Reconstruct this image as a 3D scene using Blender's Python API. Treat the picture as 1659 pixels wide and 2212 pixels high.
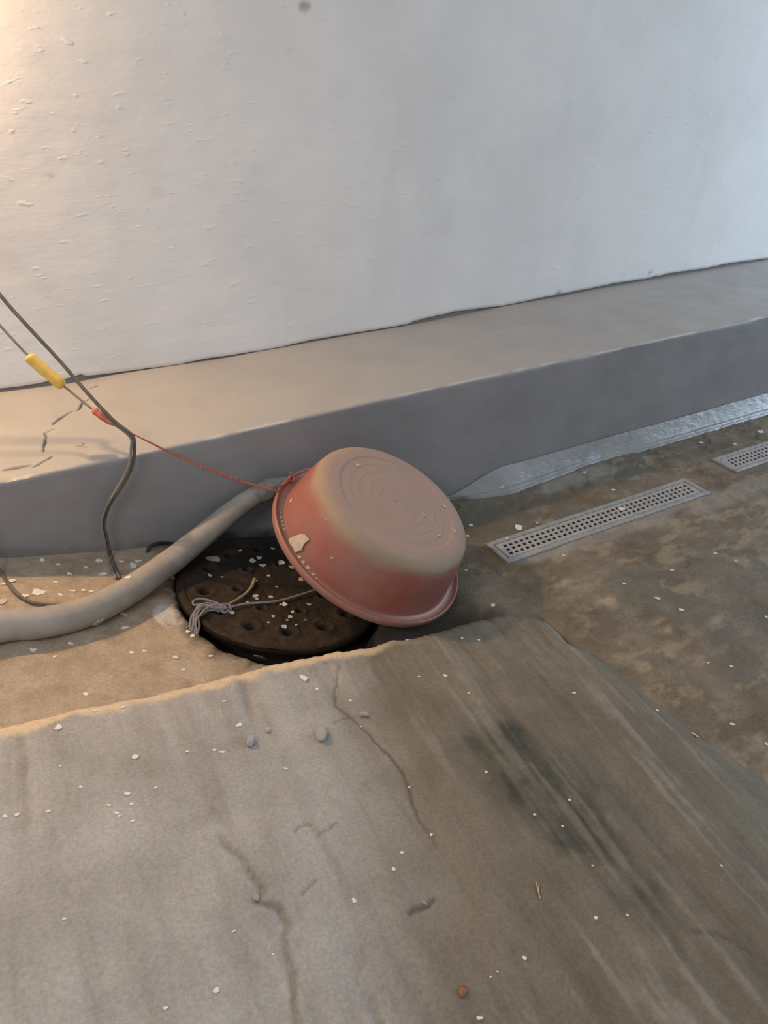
import bpy, bmesh, math, random
import numpy as np
from mathutils import Vector, Matrix, Quaternion

scene = bpy.context.scene
COL = scene.collection
for _o in list(bpy.data.objects):
    bpy.data.objects.remove(_o)

# ------------------------------------------------------------------ camera
# World: X runs along the wall to the right, Y goes into the wall, Z is up; the flat floor by the drains is z = 0.
CAM_H, PITCH, YAW, FPX = 1.4, math.radians(32.0), math.radians(28.5), 1600.0
IMG_W, IMG_H = 1659.0, 2212.0
cam_data = bpy.data.cameras.new('camera')
cam_data.sensor_fit = 'VERTICAL'
cam_data.sensor_height = 24.0
cam_data.lens = FPX / IMG_H * 24.0
cam_data.clip_start = 0.02
cam = bpy.data.objects.new('camera', cam_data)
COL.objects.link(cam)
cam.location = (0, 0, CAM_H)
cam.rotation_euler = (math.pi / 2 - PITCH, 0, -YAW)
scene.camera = cam
_fw = np.array([math.sin(YAW) * math.cos(PITCH), math.cos(YAW) * math.cos(PITCH), -math.sin(PITCH)])
_rt = np.array([math.cos(YAW), -math.sin(YAW), 0.0])
_up = np.cross(_rt, _fw)
_eye = np.array([0, 0, CAM_H])

# ------------------------------------------------------------------ light
scene.view_settings.view_transform = 'Standard'
scene.view_settings.look = 'None'
scene.view_settings.exposure = 0.0
scene.view_settings.gamma = 1.0
scene.view_settings.use_curve_mapping = False

world = bpy.data.worlds.new('world')
scene.world = world
world.use_nodes = True
wb = world.node_tree.nodes['Background']
wb.inputs[0].default_value = (0.95, 0.965, 1.0, 1)
wb.inputs[1].default_value = 0.44


def lamp(name, kind, loc, energy, color, **kw):
    d = bpy.data.lights.new(name, kind)
    d.energy = energy
    d.color = color
    for k, v in kw.items():
        if k != 'aim':
            setattr(d, k, v)
    o = bpy.data.objects.new(name, d)
    COL.objects.link(o)
    o.location = loc
    if 'aim' in kw:
        o.rotation_euler = (Vector(kw['aim']) - Vector(loc)).to_track_quat('-Z', 'Y').to_euler()
    return o


# bare warm bulb on the wall, just left of the frame
lamp('warm_bulb_light', 'POINT', (-0.26, 2.495, 1.67), 82, (1.0, 0.60, 0.28), shadow_soft_size=0.03)
# daylight from the open garage door to the right
lamp('daylight_door', 'AREA', (6.0, 0.9, 1.4), 105, (0.60, 0.80, 1.0), shape='RECTANGLE', size=2.2, size_y=2.2, aim=(1.5, 1.9, 0.8))
# ceiling tube to the left behind the photographer
lamp('ceiling_tube_light', 'AREA', (-1.4, -0.1, 2.5), 30, (1.0, 0.95, 0.92), shape='RECTANGLE', size=1.2, size_y=0.3, aim=(-0.2, 0.6, 0.3))

# ------------------------------------------------------------------ small helpers
rng = np.random.RandomState(7)
random.seed(7)
_TAB = np.random.RandomState(11).rand(16, 256, 256)


def vnoise(x, y, seed=0):
    x = np.asarray(x, float); y = np.asarray(y, float)
    xi = np.floor(x).astype(int); yi = np.floor(y).astype(int)
    fx = x - xi; fy = y - yi
    fx = fx * fx * (3 - 2 * fx); fy = fy * fy * (3 - 2 * fy)
    T = _TAB[seed % 16]
    a = T[xi & 255, yi & 255]; b = T[(xi + 1) & 255, yi & 255]
    c = T[xi & 255, (yi + 1) & 255]; d = T[(xi + 1) & 255, (yi + 1) & 255]
    return (a * (1 - fx) + b * fx) * (1 - fy) + (c * (1 - fx) + d * fx) * fy


def fbm(x, y, freq, octv=4, seed=0, gain=0.5):
    s = 0; amp = 1; tot = 0
    for k in range(octv):
        ca, sa = math.cos(0.6 + 1.1 * k), math.sin(0.6 + 1.1 * k)
        xx = np.asarray(x, float); yy = np.asarray(y, float)
        s = s + amp * vnoise((xx * ca - yy * sa) * freq + 17.3 * k, (xx * sa + yy * ca) * freq + 9.1 * k, seed + k)
        tot += amp; amp *= gain; freq *= 2.03
    return s / tot


def sstep(a, b, x):
    t = np.clip((np.asarray(x, float) - a) / (b - a), 0, 1)
    return t * t * (3 - 2 * t)


def ray(px, py):
    return _fw + _rt * (px - 829.5) / FPX - _up * (py - 1106) / FPX


def at_plane(px, py, axis, val):
    d = ray(px, py)
    return _eye + d * ((val - _eye[axis]) / d[axis])


def at_slope(px, py, a, b, x0):          # plane z = a + b (x - x0)
    d = ray(px, py)
    t = (a + b * (_eye[0] - x0) - _eye[2]) / (d[2] - b * d[0])
    return _eye + d * t


def polydist(x, y, pts):
    """distance to a polyline and the parameter along it"""
    best = np.full(np.shape(x), 1e9); par = np.zeros(np.shape(x))
    n = len(pts) - 1
    for k in range(n):
        ax, ay = pts[k]; bx, by = pts[k + 1]
        L2 = (bx - ax) ** 2 + (by - ay) ** 2 + 1e-12
        t = np.clip(((x - ax) * (bx - ax) + (y - ay) * (by - ay)) / L2, 0, 1)
        d = np.hypot(x - ax - t * (bx - ax), y - ay - t * (by - ay))
        m = d < best
        best = np.where(m, d, best); par = np.where(m, (k + t) / n, par)
    return best, par


def mesh_obj(name, verts, faces, mat=None, parent=None, smooth=True):
    me = bpy.data.meshes.new(name)
    me.from_pydata([tuple(v) for v in verts], [], [tuple(f) for f in faces])
    if smooth:
        me.polygons.foreach_set('use_smooth', [True] * len(me.polygons))
    me.update()
    o = bpy.data.objects.new(name, me)
    COL.objects.link(o)
    if mat: me.materials.append(mat)
    if parent: o.parent = parent
    return o


def grid_obj(name, P, mat, attrs=None, parent=None, flip=False):
    ny, nx = P.shape[:2]
    me = bpy.data.meshes.new(name)
    idx = np.arange(ny * nx).reshape(ny, nx)
    q = np.stack([idx[:-1, :-1], idx[:-1, 1:], idx[1:, 1:], idx[1:, :-1]], -1).reshape(-1, 4)
    if flip: q = q[:, ::-1]
    me.vertices.add(ny * nx)
    me.vertices.foreach_set('co', P.reshape(-1).astype(np.float32))
    me.loops.add(q.size)
    me.loops.foreach_set('vertex_index', q.reshape(-1).astype(np.int32))
    me.polygons.add(len(q))
    me.polygons.foreach_set('loop_start', np.arange(0, q.size, 4, dtype=np.int32))
    me.polygons.foreach_set('use_smooth', np.ones(len(q), dtype=bool))
    me.update(calc_edges=True)
    for k, v in (attrs or {}).items():
        a = me.attributes.new(k, 'FLOAT', 'POINT')
        a.data.foreach_set('value', np.broadcast_to(v, (ny, nx)).reshape(-1).astype(np.float32))
    me.validate()
    o = bpy.data.objects.new(name, me)
    COL.objects.link(o)
    me.materials.append(mat)
    if parent: o.parent = parent
    return o


def catmull(pts, n=8):
    pts = [np.array(p, float) for p in pts]
    P = [2 * pts[0] - pts[1]] + pts + [2 * pts[-1] - pts[-2]]
    out = []
    for k in range(1, len(P) - 2):
        for j in range(n):
            t = j / n
            out.append(0.5 * ((2 * P[k]) + (-P[k - 1] + P[k + 1]) * t + (2 * P[k - 1] - 5 * P[k] + 4 * P[k + 1] - P[k + 2]) * t * t
                              + (-P[k - 1] + 3 * P[k] - 3 * P[k + 1] + P[k + 2]) * t ** 3))
    out.append(pts[-1])
    return np.array(out)


def tube(name, pts, rad, mat, parent=None, sides=10, smooth=8, squash=None):
    path = catmull(pts, smooth) if smooth else np.array(pts, float)
    n = len(path)
    r = np.interp(np.linspace(0, 1, n), np.linspace(0, 1, len(rad)), rad) if np.ndim(rad) else np.full(n, rad)
    tan = np.gradient(path, axis=0)
    tan /= np.linalg.norm(tan, axis=1)[:, None] + 1e-12
    up = np.array([0, 0, 1.0]) if abs(tan[0][2]) < 0.9 else np.array([1.0, 0, 0])
    V = []; F = []
    for k in range(n):
        side = np.cross(tan[k], up); side /= np.linalg.norm(side) + 1e-12
        up = np.cross(side, tan[k])
        for s in range(sides):
            a = 2 * math.pi * s / sides
            V.append(path[k] + r[k] * (math.cos(a) * side + math.sin(a) * up * (squash or 1)))
    for k in range(n - 1):
        for s in range(sides):
            s2 = (s + 1) % sides
            F.append((k * sides + s, k * sides + s2, (k + 1) * sides + s2, (k + 1) * sides + s))
    F.append(tuple(range(sides - 1, -1, -1)))
    F.append(tuple((n - 1) * sides + s for s in range(sides)))
    return mesh_obj(name, V, F, mat, parent)


def tag(o, label, cat=None, group=None, kind=None):
    o['label'] = label
    if cat: o['category'] = cat
    if group: o['group'] = group
    if kind: o['kind'] = kind
    return o


def empty(name, loc=(0, 0, 0)):
    o = bpy.data.objects.new(name, None)
    COL.objects.link(o)
    o.location = loc
    o.empty_display_size = 0.05
    return o


def keep_child(child, parent):
    """parent without moving the child's world geometry (parents here are only translated)"""
    child.parent = parent
    child.matrix_parent_inverse = parent.matrix_basis.inverted()


def srgb(r, g, b):
    f = lambda c: (c / 255) / 12.92 if c / 255 <= 0.04045 else ((c / 255 + 0.055) / 1.055) ** 2.4
    return (f(r), f(g), f(b), 1)


# ------------------------------------------------------------------ materials
class NT:
    def __init__(self, name, rough=0.8, spec=0.3):
        self.m = bpy.data.materials.new(name)
        self.m.use_nodes = True
        self.t = self.m.node_tree
        self.b = self.t.nodes['Principled BSDF']
        self.b.inputs['Roughness'].default_value = rough
        self.b.inputs['Specular IOR Level'].default_value = spec
        self.co = self.t.nodes.new('ShaderNodeTexCoord').outputs['Object']

    def n(self, kind, **kw):
        nd = self.t.nodes.new(kind)
        for k, v in kw.items(): setattr(nd, k, v)
        return nd

    def link(self, a, b): self.t.links.new(a, b)

    def map(self, scale, rot=(0, 0, 0)):
        m = self.n('ShaderNodeMapping')
        m.inputs['Scale'].default_value = scale if hasattr(scale, '__len__') else (scale,) * 3
        m.inputs['Rotation'].default_value = rot
        self.link(self.co, m.inputs[0])
        return m.outputs[0]

    def noise(self, scale, detail=4, rough=0.55, vec=None, dist=0.0):
        nd = self.n('ShaderNodeTexNoise')
        nd.inputs['Scale'].default_value = scale
        nd.inputs['Detail'].default_value = detail
        nd.inputs['Roughness'].default_value = rough
        nd.inputs['Distortion'].default_value = dist
        self.link(vec if vec is not None else self.co, nd.inputs['Vector'])
        return nd.outputs['Fac']

    def ramp(self, fac, a, b, lo=0.0, hi=1.0):
        nd = self.n('ShaderNodeMapRange')
        nd.interpolation_type = 'SMOOTHSTEP'
        nd.inputs[1].default_value = a; nd.inputs[2].default_value = b
        nd.inputs[3].default_value = lo; nd.inputs[4].default_value = hi
        self.link(fac, nd.inputs[0])
        return nd.outputs[0]

    def attr(self, name):
        nd = self.n('ShaderNodeAttribute')
        nd.attribute_name = name
        return nd.outputs['Fac']

    def math(self, op, a, b):
        nd = self.n('ShaderNodeMath', operation=op)
        for k, v in enumerate((a, b)):
            if isinstance(v, (int, float)): nd.inputs[k].default_value = v
            else: self.link(v, nd.inputs[k])
        return nd.outputs[0]

    def mix(self, fac, a, b, blend='MIX'):
        nd = self.n('ShaderNodeMix', data_type='RGBA', blend_type=blend)
        for s, v in ((nd.inputs[0], fac), (nd.inputs[6], a), (nd.inputs[7], b)):
            if isinstance(v, (int, float)): s.default_value = v
            elif isinstance(v, tuple): s.default_value = v
            else: self.link(v, s)
        return nd.outputs[2]

    def color(self, c):
        if isinstance(c, tuple): self.b.inputs['Base Color'].default_value = c
        else: self.link(c, self.b.inputs['Base Color'])

    def rough(self, r): self.link(r, self.b.inputs['Roughness'])

    def bump(self, h, strength=0.3, dist=0.002):
        nd = self.n('ShaderNodeBump')
        nd.inputs['Strength'].default_value = strength
        nd.inputs['Distance'].default_value = dist
        self.link(h, nd.inputs['Height'])
        self.link(nd.outputs[0], self.b.inputs['Normal'])
        return self


def mat_plaster():
    k = NT('white_wall_paint', 0.62, 0.3)
    base = k.mix(k.ramp(k.noise(2.2, 5, 0.6), 0.3, 0.75), (0.76, 0.755, 0.745, 1), (0.68, 0.675, 0.67, 1))
    st = k.ramp(k.noise(3.0, 3, 0.5, k.map((1.2, 1, 0.35)), 0.6), 0.55, 0.8, 0, 0.35)
    base = k.mix(st, base, (0.60, 0.595, 0.60, 1))
    sp = k.ramp(k.noise(26, 2, 0.5), 0.70, 0.80, 0, 0.25)
    base = k.mix(sp, base, (0.50, 0.49, 0.48, 1))
    k.color(k.mix(k.attr('smudge'), base, (0.28, 0.265, 0.26, 1)))
    h = k.math('ADD', k.noise(9, 5, 0.55, k.map((0.6, 1, 1.5))), k.math('MULTIPLY', k.ramp(k.noise(42, 2, 0.5, k.map((0.35, 1, 1))), 0.62, 0.75), 0.35))
    k.bump(h, 0.36, 0.006)
    return k.m


def mat_substrate():
    k = NT('bare_cement', 0.9, 0.2)
    k.color(k.mix(k.noise(30, 4), (0.16, 0.155, 0.15, 1), (0.26, 0.25, 0.24, 1)))
    k.bump(k.noise(80, 4), 0.5, 0.003)
    return k.m


def mat_ledge():
    k = NT('grey_ledge_paint', 0.42, 0.4)
    c = k.mix(k.ramp(k.noise(3.0, 5, 0.6, k.map((0.6, 1, 1))), 0.3, 0.7), (0.225, 0.226, 0.236, 1), (0.285, 0.284, 0.292, 1))
    c = k.mix(k.ramp(k.noise(22, 3, 0.6, k.map((0.4, 1, 1))), 0.62, 0.8, 0, 0.3), c, (0.40, 0.39, 0.385, 1))
    c = k.mix(k.math('MULTIPLY', k.attr('dust_toplight'), k.ramp(k.noise(5, 4, 0.6), 0.25, 0.7, 0.65, 1.0)), c, (0.345, 0.338, 0.325, 1))  # ledge top coloured paler to stand in for light from above
    c = k.mix(k.attr('wear'), c, (0.56, 0.54, 0.51, 1))
    c = k.mix(k.attr('crack'), c, (0.05, 0.045, 0.04, 1))
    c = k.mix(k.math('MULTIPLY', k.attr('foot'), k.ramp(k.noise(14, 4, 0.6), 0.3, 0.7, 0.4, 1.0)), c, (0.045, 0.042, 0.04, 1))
    k.color(c)
    k.rough(k.ramp(k.noise(8, 3), 0.3, 0.7, 0.36, 0.55))
    k.bump(k.math('ADD', k.noise(14, 4), k.math('MULTIPLY', k.noise(60, 2, 0.5, k.map((0.3, 1, 1))), 0.4)), 0.35, 0.004)
    return k.m


def mat_skirt():
    k = NT('glossy_grey_cement', 0.3, 0.5)
    c = k.mix(k.ramp(k.noise(7, 5, 0.6), 0.3, 0.75), (0.25, 0.26, 0.27, 1), (0.33, 0.34, 0.35, 1))
    c = k.mix(k.ramp(k.noise(70, 2, 0.5, k.map((0.4, 1, 1))), 0.66, 0.74, 0, 0.6), c, (0.62, 0.63, 0.64, 1))  # pale specks: glints of the gloss painted into the colour
    k.color(c)
    k.rough(k.ramp(k.noise(18, 4), 0.3, 0.7, 0.16, 0.42))
    k.bump(k.noise(38, 4, 0.6, k.map((0.45, 1, 1))), 0.8, 0.006)
    return k.m


def mat_floor():
    k = NT('stained_concrete_floor', 0.75, 0.3)
    c = k.mix(k.ramp(k.noise(5, 6, 0.62), 0.32, 0.68), (0.128, 0.100, 0.068, 1), (0.195, 0.162, 0.118, 1))
    c = k.mix(k.ramp(k.noise(17, 5, 0.65, k.map((0.6, 1, 1))), 0.45, 0.72, 0, 0.6), c, (0.26, 0.225, 0.175, 1))
    c = k.mix(k.ramp(k.noise(9, 5, 0.6, k.map((0.8, 1.2, 1))), 0.55, 0.75, 0, 0.6), c, (0.095, 0.085, 0.066, 1))
    c = k.mix(k.attr('rust'), c, (0.155, 0.105, 0.055, 1))
    c = k.mix(k.attr('green'), c, (0.115, 0.117, 0.10, 1))
    c = k.mix(k.attr('pale'), c, (0.30, 0.285, 0.255, 1))
    c = k.mix(k.attr('peel'), c, (0.36, 0.295, 0.20, 1))
    sand = k.mix(k.ramp(k.noise(16, 5, 0.6), 0.35, 0.7), (0.40, 0.33, 0.25, 1), (0.30, 0.235, 0.165, 1))
    c = k.mix(k.attr('sand'), c, sand)
    c = k.mix(k.attr('cement'), c, (0.46, 0.44, 0.41, 1))
    c = k.mix(k.attr('soil_shade'), c, k.mix(k.noise(50, 3), (0.012, 0.010, 0.009, 1), (0.035, 0.028, 0.022, 1)))
    grain = k.ramp(k.noise(130, 4, 0.7), 0.25, 0.75, 0.82, 1.15)
    mul = k.n('ShaderNodeVectorMath', operation='SCALE')
    k.link(c, mul.inputs[0]); k.link(grain, mul.inputs['Scale'])
    k.color(mul.outputs[0])
    k.bump(k.math('ADD', k.noise(60, 6, 0.65), k.math('MULTIPLY', k.noise(240, 3), 0.5)), 0.5, 0.004)
    return k.m


def mat_slab():
    k = NT('trowelled_ramp_concrete', 0.8, 0.25)
    streak = k.noise(14, 4, 0.6, k.map((1.6, 0.16, 1), (0, 0, math.radians(-5.5))), 0.4)
    c = k.mix(k.ramp(k.noise(4.0, 6, 0.6), 0.3, 0.7), (0.262, 0.254, 0.238, 1), (0.362, 0.352, 0.335, 1))
    c = k.mix(k.ramp(streak, 0.45, 0.7, 0, 0.45), c, (0.215, 0.20, 0.175, 1))
    damp_shade = k.mix(k.ramp(k.noise(5, 5, 0.6), 0.3, 0.7), (0.142, 0.120, 0.089, 1), (0.192, 0.166, 0.128, 1))
    damp_shade = k.mix(k.ramp(streak, 0.5, 0.72, 0, 0.5), damp_shade, (0.112, 0.098, 0.076, 1))
    c = k.mix(k.attr('damp_shade'), c, damp_shade)
    c = k.mix(k.attr('green'), c, (0.135, 0.145, 0.122, 1))
    c = k.mix(k.attr('moss'), c, (0.038, 0.042, 0.032, 1))
    c = k.mix(k.attr('dirt_shade'), c, (0.085, 0.070, 0.052, 1))
    c = k.mix(k.attr('ridge'), c, (0.42, 0.395, 0.35, 1))
    c = k.mix(k.attr('lip'), c, (0.58, 0.46, 0.31, 1))  # worn slab edge, its warm lamplight painted into the tan
    grain = k.ramp(k.noise(150, 4, 0.7), 0.25, 0.75, 0.84, 1.14)
    mul = k.n('ShaderNodeVectorMath', operation='SCALE')
    k.link(c, mul.inputs[0]); k.link(grain, mul.inputs['Scale'])
    c = mul.outputs[0]
    k.color(c)
    k.bump(k.math('ADD', k.noise(70, 6, 0.65), k.math('MULTIPLY', k.noise(300, 3), 0.5)), 0.45, 0.003)
    return k.m


def mat_simple(name, c1, c2, scale=20, rough=0.7, spec=0.3, bump=0.3, bdist=0.001, stretch=None):
    k = NT(name, rough, spec)
    nz = k.noise(scale, 5, 0.6, k.map(stretch) if stretch else None)
    k.color(k.mix(k.ramp(nz, 0.3, 0.7), c1, c2))
    if bump: k.bump(k.noise(scale * 4, 4), bump, bdist)
    return k.m


def mat_tub():
    k = NT('dusty_red_plastic', 0.5, 0.35)
    sep = k.n('ShaderNodeSeparateXYZ'); k.link(k.co, sep.inputs[0])
    h = sep.outputs[2]
    red = k.mix(k.ramp(k.noise(7, 4, 0.6), 0.3, 0.7), (0.27, 0.075, 0.052, 1), (0.31, 0.115, 0.090, 1))
    red = k.mix(k.ramp(k.noise(9, 5, 0.6, None, 0.5), 0.38, 0.72, 0.22, 0.75), red, (0.29, 0.155, 0.130, 1))     # chalky bloom
    hn = k.math('ADD', h, k.math('MULTIPLY', k.math('SUBTRACT', k.noise(9, 5, 0.6), 0.5), 0.05))
    dust_toplight = k.ramp(hn, 0.122, 0.160, 0, 0.9)                                                                # settled dust round the base
    c = k.mix(dust_toplight, red, k.mix(k.noise(40, 4), (0.28, 0.222, 0.158, 1), (0.335, 0.27, 0.195, 1)))
    flat = k.ramp(h, 0.167, 0.1725)
    c = k.mix(flat, c, k.mix(k.ramp(k.noise(8, 5), 0.3, 0.7), (0.345, 0.232, 0.190, 1), (0.315, 0.220, 0.178, 1)))
    c = k.mix(k.ramp(h, 0.006, 0.016, 0.45, 0), c, (0.33, 0.21, 0.165, 1))
    k.color(c)
    k.rough(k.ramp(dust_toplight, 0, 1, 0.42, 0.85))
    k.bump(k.noise(90, 4), 0.15, 0.001)
    return k.m


def mat_rust():
    k = NT('rusty_cast_iron', 0.85, 0.3)
    c = k.mix(k.ramp(k.noise(14, 6, 0.65), 0.3, 0.7), (0.015, 0.0105, 0.0075, 1), (0.042, 0.026, 0.015, 1))
    c = k.mix(k.ramp(k.noise(50, 5, 0.65), 0.5, 0.75, 0, 0.7), c, (0.022, 0.016, 0.012, 1))
    c = k.mix(k.attr('grime_shade'), c, (0.012, 0.010, 0.009, 1))
    k.color(c)
    k.bump(k.noise(90, 5, 0.65), 0.7, 0.004)
    return k.m


M = dict(
    plaster=mat_plaster(), substrate=mat_substrate(), ledge=mat_ledge(), skirt=mat_skirt(), floor=mat_floor(), slab=mat_slab(),
    tub=mat_tub(), rust=mat_rust(),
    hose=mat_simple('grey_hose_rubber', (0.255, 0.238, 0.212, 1), (0.335, 0.312, 0.278, 1), 14, 0.65, 0.3, 0.3, 0.002, (1, 1, 1)),
    hosend=mat_simple('frayed_hose_wrap', (0.30, 0.285, 0.26, 1), (0.19, 0.18, 0.165, 1), 60, 0.9, 0.2, 0.8, 0.003),
    drain=mat_simple('grey_drain_metal', (0.24, 0.245, 0.245, 1), (0.33, 0.335, 0.335, 1), 25, 0.5, 0.45, 0.3, 0.001),
    grate=mat_simple('dusty_grate_metal', (0.30, 0.30, 0.295, 1), (0.38, 0.375, 0.365, 1), 30, 0.55, 0.4, 0.3, 0.001),
    flake=mat_simple('white_paint_flake', (0.74, 0.71, 0.66, 1), (0.62, 0.58, 0.52, 1), 60, 0.8, 0.2, 0.3, 0.001),
    cream=mat_simple('cream_paint_chip', (0.56, 0.50, 0.41, 1), (0.42, 0.36, 0.27, 1), 60, 0.8, 0.2, 0.4, 0.001),
    greyflake=mat_simple('grey_plaster_chip', (0.34, 0.34, 0.34, 1), (0.46, 0.455, 0.45, 1), 50, 0.85, 0.2, 0.4, 0.001),
    stone=mat_simple('pale_rubble', (0.55, 0.51, 0.46, 1), (0.40, 0.37, 0.33, 1), 70, 0.9, 0.2, 0.7, 0.002),
    bluestone=mat_simple('blue_grey_pebble', (0.30, 0.31, 0.34, 1), (0.42, 0.42, 0.44, 1), 60, 0.7, 0.3, 0.5, 0.002),
    cable=mat_simple('grey_cable_sheath', (0.085, 0.078, 0.072, 1), (0.14, 0.13, 0.12, 1), 30, 0.6, 0.3, 0.1, 0.001),
    cable2=mat_simple('beige_grey_cable', (0.19, 0.165, 0.145, 1), (0.26, 0.225, 0.195, 1), 30, 0.6, 0.3, 0.1, 0.001),
    blackcable=mat_simple('black_cable', (0.012, 0.012, 0.013, 1), (0.03, 0.03, 0.03, 1), 30, 0.5, 0.4, 0.1, 0.001),
    yellow=mat_simple('yellow_tape', (0.72, 0.46, 0.075, 1), (0.80, 0.55, 0.14, 1), 40, 0.5, 0.4, 0.3, 0.001),
    redtape=mat_simple('red_tape', (0.48, 0.12, 0.07, 1), (0.55, 0.19, 0.12, 1), 40, 0.6, 0.3, 0.3, 0.001),
    redstring=mat_simple('red_string', (0.33, 0.085, 0.065, 1), (0.42, 0.13, 0.10, 1), 90, 0.8, 0.2, 0.5, 0.001),
    cord=mat_simple('grey_cord', (0.17, 0.16, 0.168, 1), (0.30, 0.285, 0.295, 1), 150, 0.85, 0.2, 0.8, 0.002),
    cordtan=mat_simple('tan_cord', (0.26, 0.205, 0.14, 1), (0.36, 0.29, 0.205, 1), 150, 0.9, 0.2, 0.8, 0.002),
    leaf=mat_simple('red_brown_leaf', (0.22, 0.095, 0.05, 1), (0.28, 0.13, 0.07, 1), 60, 0.7, 0.3, 0.4, 0.001),
    straw=mat_simple('pale_straw', (0.42, 0.33, 0.20, 1), (0.50, 0.40, 0.26, 1), 60, 0.8, 0.2, 0.2, 0.001),
)

# ------------------------------------------------------------------ setting: wall, ledge, skirting, floor, ramp slab
YF, YW, ZT = 1.93, 2.575, 0.4505

# ledge edges read off along X
_back = sorted([tuple(at_plane(px, py, 1, YW)[[0, 2]]) for px, py in
                [(0, 846), (150, 827), (250, 808), (500, 770), (700, 733), (890, 700), (1100, 659), (1200, 641), (1400, 604), (1659, 560)]])
_front = sorted([tuple(at_plane(px, py, 1, YF)[[0, 2]]) for px, py in [(0, 1040), (290, 983), (500, 937), (950, 836), (1300, 762), (1659, 683)]])
BX, BZ = np.array(_back).T
FX, FZ = np.array(_front).T


def ledge_back(x): return np.interp(x, BX, BZ)
def ledge_front(x): return np.interp(x, FX, FZ)


LEDGE_CRACKS = [
    [(0.264, 2.501), (0.241, 2.493)],
    [(0.225, 2.403), (0.2, 2.384), (0.178, 2.328), (0.152, 2.319), (0.118, 2.285), (0.093, 2.247)],
    [(0.092, 2.21), (0.062, 2.189), (0.064, 2.172), (0.043, 2.064)],
    [(0.059, 2.018), (0.035, 1.995), (0.011, 1.98)],
]


def ledge_top(x, y):
    t = (y - YF) / (YW - YF)
    z = ledge_front(x) * (1 - t) + ledge_back(x) * t
    z = z + 0.006 * (fbm(x, y, 3, 3, 3) - 0.5)
    w = x + 0.006 * (fbm(x, y, 60, 2, 5) - 0.5); v = y + 0.006 * (fbm(x, y, 60, 2, 6) - 0.5)
    cr = np.zeros(np.shape(x))
    for k, c in enumerate(LEDGE_CRACKS):
        d, p = polydist(w, v, c)
        wid = (0.0028, 0.0036, 0.0029, 0.0028)[k] * (0.55 + 0.9 * vnoise(x * 25, y * 25, 2))
        cr = np.maximum(cr, 1 - sstep(wid * 0.5, wid * 1.6, d))
    d, p = polydist(w, v, [(0.135, 2.062), (0.158, 2.045), (0.15, 2.065)])      # small gouge
    cr = np.maximum(cr, (1 - sstep(0.002, 0.012, d)) * 0.6 * (vnoise(x * 160, y * 160, 4) > 0.45))
    chip = (1 - sstep(0.0, 0.030, np.hypot((x + 0.03) / 2.0, (y - 1.992) / 0.42)))  # flaked chip by the edge
    z = z - 0.006 * cr - 0.010 * sstep(0.2, 0.6, chip)
    return z, np.maximum(cr, 0.55 * sstep(0.25, 0.6, chip))


xs = np.concatenate([np.arange(-2.6, -0.45, 0.04), np.arange(-0.45, 0.75, 0.0035), np.arange(0.75, 3.9, 0.012), np.arange(3.9, 6.6, 0.05)])
yt_ = np.concatenate([np.arange(YF + 0.012, YF + 0.16, 0.0035), np.arange(YF + 0.16, YW + 0.06, 0.0045)])
zf_ = np.linspace(0, 1, 60)
edge = 0.008 * (0.55 + 0.9 * fbm(xs, xs * 0, 14, 4, 1))
rough_edge = 0.008 * sstep(0.1, -0.05, xs) * fbm(xs, xs * 0 + 3, 45, 3, 2)
rows = []; crs = []; foot = []
zlow = -0.18
for t in zf_:                                     # front face, bottom to top
    z = zlow + (ledge_front(xs) - edge - zlow) * t
    y = YF + 0.006 * (fbm(xs, z + 5, 5, 3, 7) - 0.5)
    rows.append(np.stack([xs, y, z], -1)); crs.append(np.zeros_like(xs))
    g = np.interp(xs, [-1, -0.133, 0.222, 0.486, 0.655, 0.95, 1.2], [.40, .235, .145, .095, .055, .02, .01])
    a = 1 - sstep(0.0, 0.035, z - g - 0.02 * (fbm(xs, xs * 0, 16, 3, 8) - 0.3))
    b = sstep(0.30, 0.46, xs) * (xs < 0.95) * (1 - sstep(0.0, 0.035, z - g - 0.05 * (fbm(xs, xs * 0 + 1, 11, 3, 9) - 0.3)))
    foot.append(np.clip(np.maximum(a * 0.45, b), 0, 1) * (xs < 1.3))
for a in (0.25, 0.55, 0.85):                      # rounded arris
    ang = a * math.pi / 2
    y = YF + edge * (1 - math.cos(ang)) + rough_edge * a
    z = ledge_front(xs) - edge * (1 - math.sin(ang)) - rough_edge * 0.7
    rows.append(np.stack([xs, y, z], -1)); crs.append(np.zeros_like(xs)); foot.append(np.zeros_like(xs))
for y in yt_:
    z, cr = ledge_top(xs, np.full_like(xs, y))
    z = z - rough_edge * 0.7 * (1 - sstep(0, 0.03, y - YF - 0.012))
    rows.append(np.stack([xs, np.full_like(xs, y), z], -1)); crs.append(cr); foot.append(np.zeros_like(xs))
ledge = grid_obj('wall_ledge', np.array(rows), M['ledge'], {'crack': np.array(crs), 'foot': np.array(foot), 'dust_toplight': np.clip((np.arange(len(rows)) - 59) / 5.0, 0, 1)[:, None] * np.ones(len(xs)),
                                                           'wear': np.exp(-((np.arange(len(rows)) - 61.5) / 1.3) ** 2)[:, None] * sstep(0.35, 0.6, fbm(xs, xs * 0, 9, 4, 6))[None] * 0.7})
tag(ledge, 'grey painted cement ledge running along the foot of the white wall', kind='structure')

def blob_(x, y, cx, cy, r):
    d = np.hypot((x - cx) * 0.8, y - cy) / r + 0.6 * (fbm(x, y, 1.2 / r, 3, 3) - 0.5)
    return 1 - sstep(0.2, 1.0, d)


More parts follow.
